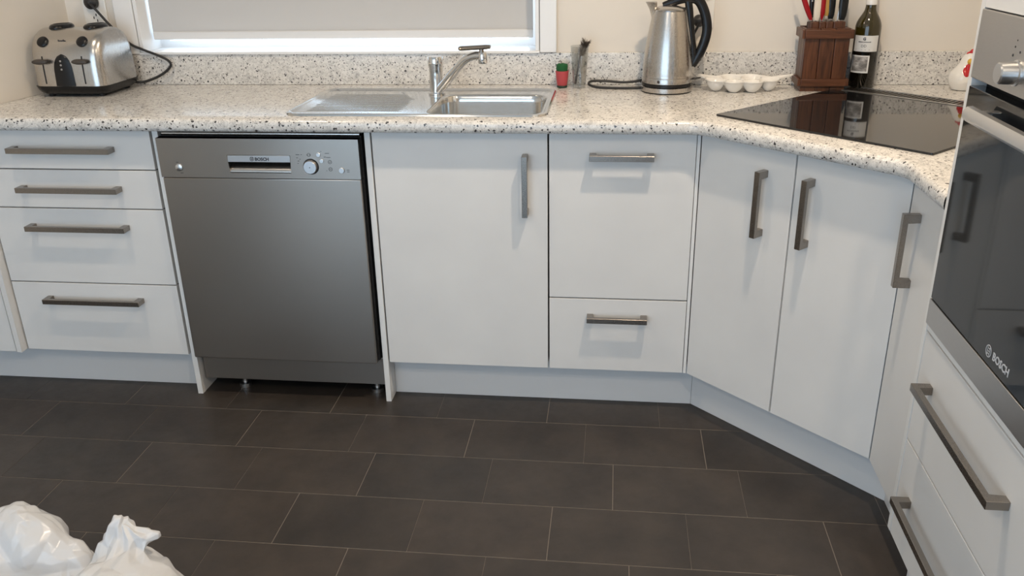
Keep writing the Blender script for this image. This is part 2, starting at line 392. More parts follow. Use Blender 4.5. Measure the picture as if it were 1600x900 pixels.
# ------------------------------------------------------------------ ceiling lamps
def downlight(x, y, watts, label):
    t = thing('ceiling_downlight', label, 'light', (x, y, ZC), 'ceiling downlights')
    obj('trim_ring', lathe(nb(), [(0.036, 0), (0.052, 0), (0.052, -0.004), (0.046, -0.008), (0.036, -0.006)], (x, y, ZC), 28, cap0=False, cap1=False), 'gloss_white', t)
    obj('lens', lathe(nb(), [(0.036, -0.002), (0.036, -0.004)], (x, y, ZC), 24), 'lamp', t)
    l = bpy.data.lights.new('downlight_lamp', 'AREA'); l.shape = 'DISK'; l.size = 0.07; l.energy = watts; l.color = (1.0, 0.82, 0.62); l.spread = math.radians(170)
    o = bpy.data.objects.new('downlight_lamp', l); COL.objects.link(o); o.location = (0, 0, -0.012); o.parent = t
downlight(1.60, -0.63, 21, 'round ceiling downlight over the corner cupboard')
downlight(-0.10, -0.63, 9, 'round ceiling downlight over the drawers and dishwasher')
downlight(0.35, -2.6, 14, 'added fill downlight on the ceiling behind the viewer nearer the glazed door')  # unseen lamp, added for warm ambient fill from the rear
downlight(1.9, -2.2, 14, 'added fill downlight on the ceiling over the open floor, oven side')  # also added out of view, to soften shadows with warm fill

# ------------------------------------------------------------------ kitchen units
ZT, ZBT = 0.8505, 0.1384       # top and bottom of the doors
def handle(F, a, c, length, vertical, parent, b0=0.0, out=0.036, wd=0.0155):
    """square section D handle standing on a face; one mesh"""
    th = 0.010; lg = 0.0185
    prof = [(-length/2, 0), (-length/2, out), (length/2, out), (length/2, 0), (length/2-lg, 0), (length/2-lg, out-th), (-length/2+lg, out-th), (-length/2+lg, 0)]
    b = nb()
    if vertical: rings = [[F(a+s*wd/2, b0+o, c+t) for t, o in prof] for s in (-1, 1)]
    else: rings = [[F(a+t, b0+o, c+s*wd/2) for t, o in prof] for s in (-1, 1)]
    loft(b, rings)
    bmesh.ops.bevel(b, geom=b.edges[:], offset=0.0009, segments=1, affect='EDGES')
    return obj('handle', b, 'handle', parent, smooth=30)
def front(name, F, a0, a1, c0, c1, parent, b=0.0, th=0.017):
    return obj(name, bx(a0, a1, b-th, b, c0, c1, F=F, bev=0.0012), 'melamine', parent)

# left-most base unit (proud end panel + door)
t = thing('base_cabinet', 'white base cupboard at the far left, proud of the drawers', 'cabinet', (-0.9, 0.03, ZBT))
obj('carcass', bx(-1.30, -0.592, 0.0, 0.5, ZBT, 0.852), 'carcass', t, smooth=0)
obj('side_panel', bx(-0.5895, -0.5725, -0.027, 0.5, ZBT, 0.853, bev=0.001), 'melamine', t)
front('door', FRONT, -1.30, -0.5935, ZBT+0.001, ZT, t, b=0.024)
# four drawer unit
DXA, DXB = -0.5695, -0.0255
t = thing('drawer_cabinet', 'white four-drawer kitchen unit left of the dishwasher', 'cabinet', (-0.3, 0.03, ZBT))
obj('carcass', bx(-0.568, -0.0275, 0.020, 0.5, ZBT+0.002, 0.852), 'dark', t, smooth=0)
for c0, c1, hc in ((0.7345, ZT, 0.794), (0.6160, 0.7310, 0.6765), (0.3755, 0.6125, 0.5575), (ZBT, 0.3720, 0.3210)):
    dr = front('drawer', FRONT, DXA+0.0015, DXB-0.001, c0, c1, t)
    handle(FRONT, -0.297, hc, 0.315, False, dr)
# panels each side of the dishwasher, down to the floor
tag(obj('end_panel', bx(-0.0175, -0.0005, -0.001, 0.5, 0.0, 0.853, bev=0.001), 'edge', base=True), 'white end panel reaching the floor, left of the dishwasher', 'panel')
tag(obj('end_panel', bx(0.600, 0.6165, -0.001, 0.5, 0.0, 0.853, bev=0.001), 'edge', base=True), 'white end panel reaching the floor, right of the dishwasher', 'panel')
# sink cupboard
t = thing('sink_cabinet', 'white single-door cupboard under the sink bowl', 'cabinet', (0.865, 0.03, ZBT))
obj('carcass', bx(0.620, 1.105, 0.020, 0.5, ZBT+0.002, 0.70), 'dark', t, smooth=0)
dr = front('door', FRONT, 0.6207, 1.1065, ZBT, ZT, t)
handle(FRONT, 1.046, 0.706, 0.172, True, dr)
# bin unit
t = thing('bin_cabinet', 'white two-drawer unit with tall upper front beside the corner', 'cabinet', (1.31, 0.03, ZBT))
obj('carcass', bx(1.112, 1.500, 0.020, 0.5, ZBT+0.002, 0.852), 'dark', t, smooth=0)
for c0, c1, hc in ((0.3710, ZT, 0.7885), (ZBT, 0.3672, 0.3135)):
    dr = front('drawer', FRONT, 1.1110, 1.5030, c0, c1, t)
    handle(FRONT, 1.3062, hc, 0.172, False, dr)
# corner unit with two angled doors
DL = 0.2932
t = thing('corner_cabinet', 'white angled corner cupboard with two doors under the cooktop', 'cabinet', (1.85, 0.0, ZBT))
b = nb(); q = [DIAG(0.012, -0.019, 0), DIAG(2*DL-0.012, -0.019, 0), (2.45, -0.40, 0), (2.45, 0.49, 0), (1.53, 0.49, 0)]
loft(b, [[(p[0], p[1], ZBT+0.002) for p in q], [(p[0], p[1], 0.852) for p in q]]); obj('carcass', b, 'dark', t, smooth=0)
obj('corner_strip', bx(1.5045, 1.5135, -0.001, 0.016, ZBT, ZT, bev=0.001), 'edge', t)
d1 = front('door', DIAG, 0.002, DL-0.0022, ZBT, ZT, t); handle(DIAG, 0.2095, 0.7080, 0.172, True, d1)
d2 = front('door', DIAG, DL+0.0022, 2*DL-0.002, ZBT, ZT, t); handle(DIAG, 0.3425, 0.7130, 0.172, True, d2)
# narrow right unit
t = thing('narrow_cabinet', 'narrow white cupboard between the corner unit and the oven tower', 'cabinet', (2.1, -0.54, ZBT))
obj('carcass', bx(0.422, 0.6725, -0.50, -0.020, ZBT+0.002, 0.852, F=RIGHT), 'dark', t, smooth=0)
d3 = front('door', RIGHT, 0.4165, 0.6725, ZBT, ZT, t); handle(RIGHT, 0.4835, 0.7075, 0.166, True, d3)
# kickboards
KB = 0.0615
def kick(label, F, a0, a1, b):
    return tag(obj('kickboard', bx(a0, a1, b-0.016, b, 0.0005, ZBT-0.001, F=F, bev=0.0005), 'kick', base=True), label, 'kickboard')
kick('long white kickboard under the left drawers', FRONT, -1.30, -0.018, -KB)
kick('white kickboard under the sink cupboard and bin drawers', FRONT, 0.617, 1.5138+KB*math.tan(PI/8)-0.0002, -KB)
kick('white kickboard angled under the corner cupboard', DIAG, -KB*math.tan(PI/8)+0.0003, 2*DL+KB*math.tan(PI/8)-0.0003, -KB)
kick('short white kickboard under the narrow right cupboard', RIGHT, 0.4146-KB*math.tan(PI/8)+0.0003, 0.674, -KB)

# ------------------------------------------------------------------ bench top
def fillet(pts, rad, n=7):
    out = [Vector(pts[0])]
    for i in range(1, len(pts)-1):
        p, a, c = Vector(pts[i]), Vector(pts[i-1]), Vector(pts[i+1])
        d1 = (a-p).normalized(); d2 = (c-p).normalized(); half = d1.angle(d2)/2; tl = rad/math.tan(half)
        s, e = p+d1*tl, p+d2*tl; ctr = p+(d1+d2).normalized()*(rad/math.sin(half))
        a0 = math.atan2(*(s-ctr).yx); a1 = math.atan2(*(e-ctr).yx); da = (a1-a0+PI) % (2*PI)-PI
        out += [ctr+Vector((math.cos(a0+da*k/n), math.sin(a0+da*k/n)))*rad for k in range(n+1)]
    out.append(Vector(pts[-1])); return out
FL = fillet([(-1.30, -0.045), (1.503, -0.045), (1.898, -0.440), (1.898, -0.6735)], 0.07)
def inset(path, d):
    out = []
    for i, p in enumerate(path):
        t = (path[min(i+1, len(path)-1)] - path[max(i-1, 0)]).normalized(); out.append(p + Vector((-t.y, t.x))*d)
    return out
NOSE = [(0.014, 0.891), (0.008, 0.8898), (0.0035, 0.8868), (0.0008, 0.882), (0, 0.876), (0, 0.867), (0.0015, 0.860), (0.006, 0.8558), (0.016, 0.8545)]
HOLE = rrect(0.385, 1.092, 0.020, 0.405, 0.03)
BACK = [(XR-0.001, -0.6735), (XR-0.001, YWALL-0.001), (-0.543, YWALL-0.001), (-0.597, 0.068), (-1.30, 0.068)]
bm = nb()
rings = [[bm.verts.new((p.x, p.y, z)) for p in inset(FL, d)] for d, z in NOSE]
for i in range(len(rings)-1):
    for j in range(len(FL)-1): bm.faces.new((rings[i][j], rings[i][j+1], rings[i+1][j+1], rings[i+1][j]))
def cap(ring, z):
    bk = [bm.verts.new((x, y, z)) for x, y in BACK]; hl = [bm.verts.new((x, y, z)) for x, y in HOLE]
    allv = ring+bk+hl
    for tri in tessellate_polygon([[v.co for v in ring+bk], [v.co for v in hl]]): bm.faces.new([allv[i] for i in tri])
    return bk, hl
b1, h1 = cap(rings[0], ZB); b2, h2 = cap(rings[-1], 0.8545)
for A, B, cl in ((b1, b2, False), (h1, h2, True)):
    for j in range(len(A) if cl else len(A)-1):
        k = (j+1) % len(A); bm.faces.new((A[j], A[k], B[k], B[j]))
bench = tag(obj('benchtop', bm, 'bench', smooth=50, base=True), 'speckled stone-look laminate benchtop with rounded front edge', 'benchtop')
tag(obj('upstand', bx(-0.540, XR-0.002, YW, YWALL-0.0005, ZB+0.0002, 0.9915, bev=0.002), 'bench', base=True), 'low speckled upstand along the back wall behind the benchtop', 'splashback')

# ------------------------------------------------------------------ oven tower
TA0, TA1 = 0.675, 1.311       # along the tower front (distance towards the viewer)
t = thing('oven_tower', 'tall white oven housing at the right edge with two drawers', 'cabinet', (2.2, -0.99, ZBT))
obj('side_panel', bx(TA0, TA0+0.017, -0.60, 0.0, ZBT, 2.2, F=TOWER, bev=0.001), 'edge', t)
obj('side_panel', bx(TA1-0.017, TA1, -0.60, 0.0, ZBT, 2.2, F=TOWER, bev=0.001), 'edge', t)
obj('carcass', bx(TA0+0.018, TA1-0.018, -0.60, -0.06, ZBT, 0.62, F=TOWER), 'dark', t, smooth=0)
obj('oven_shelf', bx(TA0+0.018, TA1-0.018, -0.59, -0.001, 0.6215, 0.6335, F=TOWER, bev=0.0008), 'edge', t)
obj('upper_rail', bx(TA0+0.0175, TA1-0.0175, -0.018, 0.0, 1.2215, 1.247, F=TOWER, bev=0.0008), 'edge', t)
ud = front('upper_door', TOWER, TA0+0.0185, TA1-0.0185, 1.250, 2.19, t, b=0.002)
for c0, c1, hc in ((0.3770, 0.6185, 0.5290), (ZBT, 0.3735, 0.2670)):
    dr = front('drawer', TOWER, TA0+0.0185, TA1-0.0185, c0, c1, t, b=-0.0005)
    handle(TOWER, 0.945, hc, 0.375, False, dr, b0=-0.0005, wd=0.016)
tag(obj('kickboard', bx(TA0, TA1, -0.076, -0.06, 0.0005, ZBT-0.001, F=TOWER), 'kick', base=True), 'white kickboard deep in shadow under the oven tower', 'kickboard')
# oven
t = thing('oven', 'built-in stainless oven with black glass door', 'oven', (2.15, -0.99, 0.634))
OA0, OA1 = TA0+0.0195, TA1-0.0195
obj('body', bx(OA0+0.004, OA1-0.004, -0.55, -0.024, 0.636, 1.218, F=TOWER), 'dark', t, smooth=0)
obj('control_panel', bx(OA0, OA1, -0.022, 0.004, 1.106, 1.2195, F=TOWER, bev=0.0015), 'steel_oven', t)
dr = obj('door', bx(OA0, OA1, -0.022, 0.003, 0.690, 1.092, F=TOWER, bev=0.0015), 'ovenglass', t)
obj('door_trim', bx(OA0, OA1, -0.022, 0.0045, 0.6375, 0.6885, F=TOWER, bev=0.001), 'steel_oven', dr)
b = nb(); hz = 1.058
prof = [(0.020, -0.013), (0.030, -0.012), (0.037, -0.005), (0.037, 0.004), (0.031, 0.012), (0.022, 0.013), (0.019, 0.008), (0.019, -0.008)]
loft(b, [[TOWER(a, x, hz+z) for x, z in prof] for a in (0.772, 1.214)])
bmesh.ops.bevel(b, geom=[e for e in b.edges if abs(e.verts[0].co.y-e.verts[1].co.y) < 1e-4], offset=0.002, segments=2, affect='EDGES')
hd = obj('handle', b, 'alu', dr, smooth=45)
for a in (0.80, 1.186):
    obj('handle_post', bx(a-0.01, a+0.01, 0.002, 0.0205, hz-0.009, hz+0.009, F=TOWER, bev=0.002), 'alu', dr)
for a, cz in ((0.868, 1.139), (0.993, 1.139), (1.118, 1.139)):
    kb = obj('knob', lathe(nb(), [(0.020, 0.003), (0.020, 0.006), (0.0175, 0.0075), (0.0165, 0.030), (0.0145, 0.032)], (TOWER.o.x, -a, cz), 28, axis='-x'), 'alu', t)
b = nb()
for a, c, s in ((0.845, 1.163, 0.0022), (0.8445, 1.150, 0.0016), (0.848, 1.176, 0.0016), (0.852, 1.186, 0.0013), (0.868, 1.170, 0.002)): ring_mark(b, TOWER, a, 0.0041, c, s, 0.0009, seg=8)
obj('control_print', b, 'ink', t)['kind'] = 'stuff'
b = text_mesh('BOSCH', 0.019, TOWER, 1.016, 0.0032, 0.7060, bold=0.0004)
maker_mark(b, TOWER, 0.968, 0.0032, 0.7125, 0.0105, 0.0014)
obj('maker_lettering', b, 'white_print', dr, smooth=0)

# ------------------------------------------------------------------ dishwasher
t = thing('dishwasher', 'stainless steel dishwasher between two white end panels', 'dishwasher', (0.3, 0.2, 0))
obj('tub', bx(0.006, 0.590, 0.004, 0.50, 0.1415, 0.838), 'dark', t, smooth=0)
obj('door', bx(0.0030, 0.5865, -0.020, 0.003, 0.1405, 0.7180, bev=0.003), 'steel_v', t)
# control panel with a recessed grip: frame pieces around the opening
gx0, gx1, gz0, gz1 = 0.2060, 0.3905, 0.7355, 0.7865
b = nb(); out = [(0.0020, 0.7200), (0.5875, 0.7200), (0.5875, 0.8325), (0.0020, 0.8325)]
inn = [(gx0+0.003, gz0), (gx1-0.003, gz0), (gx1, gz1), (gx0, gz1)]
V = {}
for nm, poly in (('o', out), ('i', inn)):
    for y in (-0.0225, 0.003): V[nm, y] = [b.verts.new((x, y, z)) for x, z in poly]
for j in range(4):
    k = (j+1) % 4
    b.faces.new((V['o', -0.0225][j], V['o', -0.0225][k], V['i', -0.0225][k], V['i', -0.0225][j]))
    b.faces.new((V['o', -0.0225][j], V['o', 0.003][j], V['o', 0.003][k], V['o', -0.0225][k]))
    b.faces.new((V['i', -0.0225][j], V['i', -0.0225][k], V['i', 0.003][k], V['i', 0.003][j]))
    b.faces.new((V['o', 0.003][j], V['i', 0.003][j], V['i', 0.003][k], V['o', 0.003][k]))
cp = obj('control_panel', b, 'steel_v', t, smooth=30)
obj('grip_plate', bx(gx0+0.0012, gx1-0.0012, -0.0235, -0.015, 0.7665, gz1-0.0008, bev=0.0006), 'steel_oven', cp)
b = nb(); prof = [(0.0025, 0.768)]+[(0.003-0.0225*math.sin(PI/2*i/8)**2, 0.768-0.031*i/8) for i in range(9)]
rr = [[(x, y, z) for y, z in prof] for x in (gx0+0.0032, gx1-0.0032)]
loft(b, rr, closed=False, cap0=False, cap1=False); obj('grip_scoop', b, 'steel_h', cp)
def dw_round(name, x, z, r, h, m='alu'):
    return obj(name, lathe(nb(), [(r, 0.0), (r, h*0.8), (r*0.9, h)], (x, -0.0224, z), 28, axis='-y'), m, cp)
kb = dw_round('programme_knob', 0.4475, 0.7555, 0.0195, 0.012)
obj('knob_ring', lathe(nb(), [(0.0225, 0), (0.0225, 0.001), (0.0195, 0.0012)], (0.4475, -0.0226, 0.7555), 28, axis='-y', cap1=False), 'dark', kb)
dw_round('power_button', 0.0595, 0.7490, 0.0105, 0.004); dw_round('start_button', 0.5350, 0.7455, 0.008, 0.004)
obj('knob_dot', lathe(nb(), [(0.0015, 0.0), (0.0015, 0.0003)], (0.4475, -0.0345, 0.7555), 10, axis='-y'), 'ink', kb)
for x, z, r in ((0.472, 0.789, 0.006), (0.480, 0.772, 0.006)): dw_round('option_button', x, z, r, 0.003)
F2 = Frame((0, -0.0226), (1, 0), (0, -1))
b = nb()
for x, z in ((0.503, 0.769), (0.503, 0.7485)): ring_mark(b, F2, x, 0, z, 0.0055, 0.0012, seg=12); box(b, x-0.0025, x+0.0025, 0, 0.0003, z-0.0006, z+0.0006, F2)
for x, z, wx in ((0.412, 0.789, 0.010), (0.423, 0.789, 0.003), (0.410, 0.780, 0.004), (0.413, 0.771, 0.005), (0.418, 0.776, 0.003), (0.411, 0.764, 0.003), (0.440, 0.7885, 0.004), (0.447, 0.7885, 0.004), (0.497, 0.7935, 0.012), (0.490, 0.783, 0.006), (0.500, 0.782, 0.012), (0.480, 0.7985, 0.002), (0.492, 0.744, 0.002), (0.553, 0.7465, 0.008), (0.553, 0.7415, 0.007), (0.056, 0.7640, 0.007), (0.065, 0.7330, 0.008), (0.427, 0.749, 0.002)):
    box(b, x-wx/2, x+wx/2, 0, 0.0003, z-0.0007, z+0.0007, F2)
ring_mark(b, F2, 0.4445, 0, 0.7885, 0.0052, 0.001, seg=12)
obj('control_print', b, 'ink', cp, smooth=0)['kind'] = 'stuff'
F3 = Frame((0, -0.0236), (1, 0), (0, -1))
b = text_mesh('BOSCH', 0.0125, F3, 0.3075, 0, 0.7712, bold=0.0005); maker_mark(b, F3, 0.2785, 0, 0.7760, 0.0062, 0.0011)
obj('maker_lettering', b, 'ink', cp, smooth=0)
b = nb(); tube(b, [(0.014, 0.000, 0.8425), (0.588, 0.000, 0.8425)], 0.0065, 12); box(b, 0.012, 0.588, 0.0, 0.03, 0.8395, 0.849)
obj('top_strip', b, 'steel_h', t)
obj('kick_plate', bx(0.006, 0.5975, 0.022, 0.030, 0.047, 0.1400, bev=0.001), 'steel_v', t)
for x in (0.115, 0.555):
    obj('foot', lathe(nb(), [(0.019, 0.0), (0.019, 0.012), (0.008, 0.014), (0.008, 0.105)], (x, 0.066, 0), 16), 'alu', t)
for x in (0.115, 0.555):
    obj('foot', lathe(nb(), [(0.019, 0.0), (0.019, 0.012), (0.008, 0.014), (0.008, 0.105)], (x, 0.45, 0), 16), 'alu', t)

# ------------------------------------------------------------------ sink and tap
t = thing('sink', 'inset stainless sink with ridged drainer on the left', 'sink', (0.74, 0.21, ZB))
sx0, sx1, sy0, sy1 = 0.3690, 1.1060, 0.0040, 0.4230
bowl = (0.762, 1.087, 0.022, 0.338)
b = nb()
def lp(d, z, box_=None, r=0.045, n=6):
    x0, x1, y0, y1 = box_ or (sx0, sx1, sy0, sy1); return [(x, y, z) for x, y in rrect(x0+d, x1-d, y0+d, y1-d, max(r-d, 0.006), n)]
RIM = [(0, 0.8912), (0.0015, 0.8955), (0.005, 0.8972), (0.009, 0.8972), (0.013, 0.8950), (0.016, 0.8925)]
loft(b, [lp(d, z) for d, z in RIM], cap0=False, cap1=False)
b.verts.ensure_lookup_table()
n0 = len(lp(0, 0)); outer = [b.verts[i] for i in range(5*n0, 6*n0)]
inner = [b.verts.new(p) for p in lp(0, 0.8925, bowl, 0.055)]
al = outer+inner
for tri in tessellate_polygon([[v.co for v in outer], [v.co for v in inner]]): b.faces.new([al[i] for i in tri])
obj('deck', b, 'steel_sink', t)
b = nb(); loft(b, [lp(d, z, bowl, 0.055) for d, z in [(0, 0.8925), (0.0025, 0.8915), (0.005, 0.888), (0.008, 0.87), (0.012, 0.76), (0.018, 0.738), (0.03, 0.727), (0.05, 0.723), (0.12, 0.720)]], cap0=False)
bw = obj('bowl', b, 'steel_sink', t)
obj('waste', lathe(nb(), [(0.040, 0.7205), (0.040, 0.7225), (0.030, 0.7225), (0.026, 0.7208)], (0.925, 0.19, 0), 28), 'chrome', bw)
b = nb()
for i in range(12):
    y = 0.075+i*0.0225; x1 = 0.690+0.0 if i < 9 else 0.690-0.012*(i-8)
    pr = [(-0.0034, 0.8926), (-0.0018, 0.8938), (0, 0.8944), (0.0018, 0.8938), (0.0034, 0.8926)]
    loft(b, [[(x, y+dy*s, 0.8926+(z-0.8926)*s) for dy, z in pr] for x, s in ((0.415+0.004*(i % 2), 0.15), (0.425, 1), (x1-0.012, 1), (x1, 0.15))], closed=False, cap0=False, cap1=False)
obj('drainer_ridges', b, 'steel_sink', t)
t = thing('mixer_tap', 'chrome mixer tap with angled spout at the back of the sink', 'tap', (0.742, 0.335, 0.8925))
tx, ty = 0.7415, 0.337
bd = obj('tap_body', lathe(nb(), [(0.0255, 0.8928), (0.0255, 0.898), (0.0215, 0.901), (0.0205, 0.955), (0.0215, 0.975), (0.0235, 0.980), (0.0235, 1.002), (0.0215, 1.006)], (tx, ty, 0), 32), 'chrome', t)
sp = catmull([(tx+0.008, ty-0.01, 0.904), (tx+0.040, ty-0.028, 0.940), (tx+0.085, ty-0.055, 0.988), (tx+0.108, ty-0.068, 1.008), (tx+0.135, ty-0.078, 1.018), (tx+0.153, ty-0.085, 1.019)], 6)
so = obj('spout', tube(nb(), sp, [0.0135]*10+[0.012]*(len(sp)-10), 14), 'chrome', t)
obj('aerator', lathe(nb(), [(0.0125, 0.997), (0.0135, 0.999), (0.0135, 1.026), (0.012, 1.029)], (tx+0.158, ty-0.087, 0), 24), 'chrome', so)
lv = nb(); tube(lv, catmull([(tx+0.088, ty-0.082, 1.0385), (tx+0.118, ty-0.084, 1.0400), (tx+0.182, ty-0.088, 1.0440)], 5), [0.0060]+[0.0078]*9+[0.0060], 12, sx=1.4, sy=0.85)
tube(lv, [(tx+0.155, ty-0.086, 1.022), (tx+0.155, ty-0.086, 1.040)], 0.007, 12)
obj('lever', lv, 'handle', t)

# ------------------------------------------------------------------ cooktop and vent
HF = Frame((1.550, 0.030), (K, -K), (K, K))      # a along the front edge, b towards the wall
def hob_poly(a0, a1, b0, b1, r): return rrect(a0, a1, b0, b1, r, 3)
def slab(poly, F, z0, z1, bev=0.0008):
    b = nb(); loft(b, [[F(a, q, z0) for a, q in poly], [F(a, q, z1-bev) for a, q in poly], [F(a+(-bev if a > 0.3 else bev), q, z1) for a, q in poly]]); return b
t = thing('cooktop', 'black ceramic glass cooktop set diagonally over the corner unit', 'cooktop', HF(0.29, 0.26, ZB))
obj('glass_plate', slab(hob_poly(0, 0.588, 0, 0.535, 0.004), HF, ZB+0.0006, ZB+0.0055), 'hobglass', t)
t = thing('vent_grille', 'slotted steel vent strip along the back of the cooktop', 'vent', HF(0.27, 0.60, ZB))
v0, v1 = 0.548, 0.630
b = nb()
for a0, a1, q0, q1 in ((0.0, 0.56, v0, v0+0.010), (0.0, 0.56, v1-0.010, v1), (0.0, 0.012, v0+0.010, v1-0.010), (0.548, 0.56, v0+0.010, v1-0.010)):
    box(b, a0, a1, q0, q1, ZB+0.0006, ZB+0.006, F=HF)
obj('frame', b, 'alu', t, smooth=0)
obj('base', bx(0.012, 0.548, v0+0.010, v1-0.010, ZB+0.0006, ZB+0.0016, F=HF), 'dark', t, smooth=0)
proto = None
for i in range(38):
    a = 0.018+i*0.0139
    o = obj('slat', bx(a, a+0.0052, v0+0.0102, v1-0.0102, ZB+0.0018, ZB+0.0052, F=HF), 'handle', t, smooth=0)

# ------------------------------------------------------------------ toaster
TC = (-0.4200, 0.385); z0 = ZB+0.004
t = thing('toaster', 'four-slice brushed steel toaster with black base in the left corner', 'toaster', (TC[0], TC[1], ZB))
def sec(z):
    """half sizes and y shift of the steel shell at height z"""
    s = max(0.0, (z-0.925)/(1.094-0.925)); s = min(s, 1.0)
    hy = 0.112*(1-s**4.5)**(1/2.3)*(1-0.03*s)
    hx = 0.1215*(1-0.06*s**8) - 0.002*s
    return hx, max(hy, 0.0), min(0.038, 0.018+max(hy, 0)*0.18)
def shell_ring(z, grow=0.0):
    hx, hy, r = sec(z); hx += grow; hy = max(hy+grow, 0.006); r = min(r, hy*0.95)
    return [(TC[0]+x, TC[1]+y, z) for x, y in rrect(-hx, hx, -hy, hy, r, 6)]
def yfront(z): return TC[1]-sec(z)[1]
zs = [0.925+0.169*k/22 for k in range(22)]+[1.0895, 1.0920, 1.0932]
rings = [shell_ring(z) for z in zs if sec(z)[1] > 0.02]
obj('shell', loft(nb(), rings), 'steel_h', t, smooth=60)
b = nb(); base = [(0.900, -0.014), (0.906, -0.006), (0.915, -0.001), (0.9245, 0.002), (0.9265, 0.002)]
loft(b, [[(TC[0]+x, TC[1]+y, z) for x, y in rrect(-0.1205-g, 0.1205+g, -0.112-g, 0.112+g, 0.034, 6)] for z, g in base]); obj('base', b, 'black', t)
for x in (-0.085, 0.085):
    for y in (-0.075, 0.075): obj('foot', lathe(nb(), [(0.009, ZB), (0.010, 0.9005)], (TC[0]+x, TC[1]+y, 0), 12), 'black_matt', t)
def patch(rows, out, m, name, parent=t):
    """strip lying on the curved front; rows of (z,x0,x1)"""
    b = nb(); n = 8; R = []
    for z, a, c in rows:
        y = yfront(z)
        R.append([(a+(c-a)*k/n, y-out*math.sin(PI*(0.12+0.76*k/n)), z) for k in range(n+1)] + [(c-(c-a)*k/n, y+0.004, z) for k in range(n+1)])
    loft(b, R); return obj(name, b, m, parent)
cx = TC[0]-0.006
pz0, pz1 = 0.9275, 1.024
rows = []
for k in range(17):
    z = pz0+(pz1-pz0)*k/16; s = k/16; wv = 0.030*math.sqrt(max(0.0, 1-max(0, (s-0.45)/0.55)**2)) if s > 0.45 else 0.030+0.004*(0.45-s)
    rows.append((z, cx-max(wv, 0.002), cx+max(wv, 0.002)))
pn = patch(rows, 0.006, 'black', 'control_panel')
for dz in (1.004, 0.992, 0.979):
    obj('indicator', lathe(nb(), [(0.003, 0), (0.003, 0.0015)], (cx-0.002, yfront(dz)-0.0058, dz), 12, axis='-y'), mat('indicator_lens', (0.35, 0.33, 0.31), 0.3), pn)
for s in (-1, 1):
    x = cx+s*0.0655
    patch([(z, x-0.0022, x+0.0022) for z in [0.934+0.084*k/10 for k in range(11)]], 0.0012, 'dark', 'lever_slot')
    zl = 1.003
    b = nb(); loft(b, [[(x+a*math.cos(2*PI*i/20), yfront(zl)+dy, zl+c*math.sin(2*PI*i/20)) for i in range(20)] for a, c, dy in ((0.003, 0.003, 0.004), (0.004, 0.003, -0.006), (0.023, 0.0050, -0.009), (0.026, 0.0088, -0.015), (0.023, 0.0070, -0.021), (0.010, 0.003, -0.024))])
    obj('lever', b, mat('lever_plastic', (0.055, 0.045, 0.038), 0.3), t)
    zk = 1.0595; yk = yfront(zk); nv = Vector((0, yfront(zk+0.004)-yfront(zk-0.004), 0.008)); nrm = Vector((0, -nv.z, nv.y)).normalized(); tv = nv.normalized()
    xk = x+0.002
    b = nb(); loft(b, [[Vector((xk, yk, zk))+Vector((1, 0, 0))*(r*math.cos(2*PI*i/24))+tv*(r*0.98*math.sin(2*PI*i/24))+nrm*h for i in range(24)] for r, h in ((0.0180, -0.003), (0.0180, 0.003), (0.0152, 0.0055), (0.006, 0.0068))])
    obj('browning_knob', b, 'black', t)
F4 = Frame((0, yfront(1.062)-0.0012), (1, 0), (0, -1))
b = text_mesh('Breville', 0.0085, F4, cx, 0, 1.060, bold=0.0003); obj('maker_lettering', b, 'ink', t, smooth=0)
for s, w_s in ((-1, 0.020), (1, 0.020)):
    b = nb(); xx = TC[0]+s*0.058-0.004
    loft(b, [[(xx+(0.030*f)*math.cos(2*PI*i/24), TC[1]+0.012+(0.046*f)*math.sin(2*PI*i/24), z) for i in range(24)] for f, z in ((1, 1.084), (1.06, 1.0925), (1.02, 1.0985), (0.88, 1.1030), (0.70, 1.1045), (0.66, 1.096))])
    obj('bread_slot', b, 'black', t)
    obj('slot_well', bx(xx-0.010, xx+0.010, TC[1]-0.022, TC[1]+0.046, 1.0945, 1.1040), 'dark', t, smooth=0)
cd = catmull([(-0.432, 0.492, 1.158), (-0.412, 0.488, 1.140), (-0.372, 0.494, 1.085), (-0.325, 0.504, 1.030), (-0.285, 0.505, 1.010), (-0.236, 0.503, 0.992), (-0.196, 0.502, 0.972), (-0.194, 0.500, 0.952), (-0.232, 0.496, 0.925), (-0.285, 0.490, 0.906), (-0.315, 0.480, 0.906)], 7)
obj('cord', tube(nb(), cd, 0.0043, 8), 'black_matt', t)
b = nb(); lathe(b, [(0.019, 0), (0.022, 0.003), (0.022, 0.018), (0.013, 0.026), (0.006, 0.030)], (-0.436, YWALL-0.0095, 1.160), 20, axis='-y')
obj('plug', b, 'black_matt', t)

def outlet(x0, x1, z0, z1, sw, label):
    t = thing('power_outlet', label, 'outlet', ((x0+x1)/2, YWALL, z0))
    obj('face_plate', bx(x0, x1, YWALL-0.008, YWALL-0.0003, z0, z1, bev=0.003), 'outlet', t)
    for x, z in sw: obj('switch', bx(x-0.006, x+0.006, YWALL-0.0115, YWALL-0.007, z-0.009, z+0.009, bev=0.0015), 'outlet', t)
    return t
o = outlet(-0.4765, -0.3960, 1.072, 1.195, [(-0.452, 1.178), (-0.415, 1.178)], 'white wall outlet behind the toaster')
b = nb()
for x, z in ((-0.443, 1.110), (-0.434, 1.119), (-0.432, 1.101)): box(b, x-0.0016, x+0.0016, YWALL-0.0088, YWALL-0.0078, z-0.004, z+0.004)
obj('socket_holes', b, 'dark', o, smooth=0)
o = outlet(1.498, 1.580, 1.063, 1.180, [(1.520, 1.155), (1.556, 1.155)], 'white wall outlet behind the kettle handle')

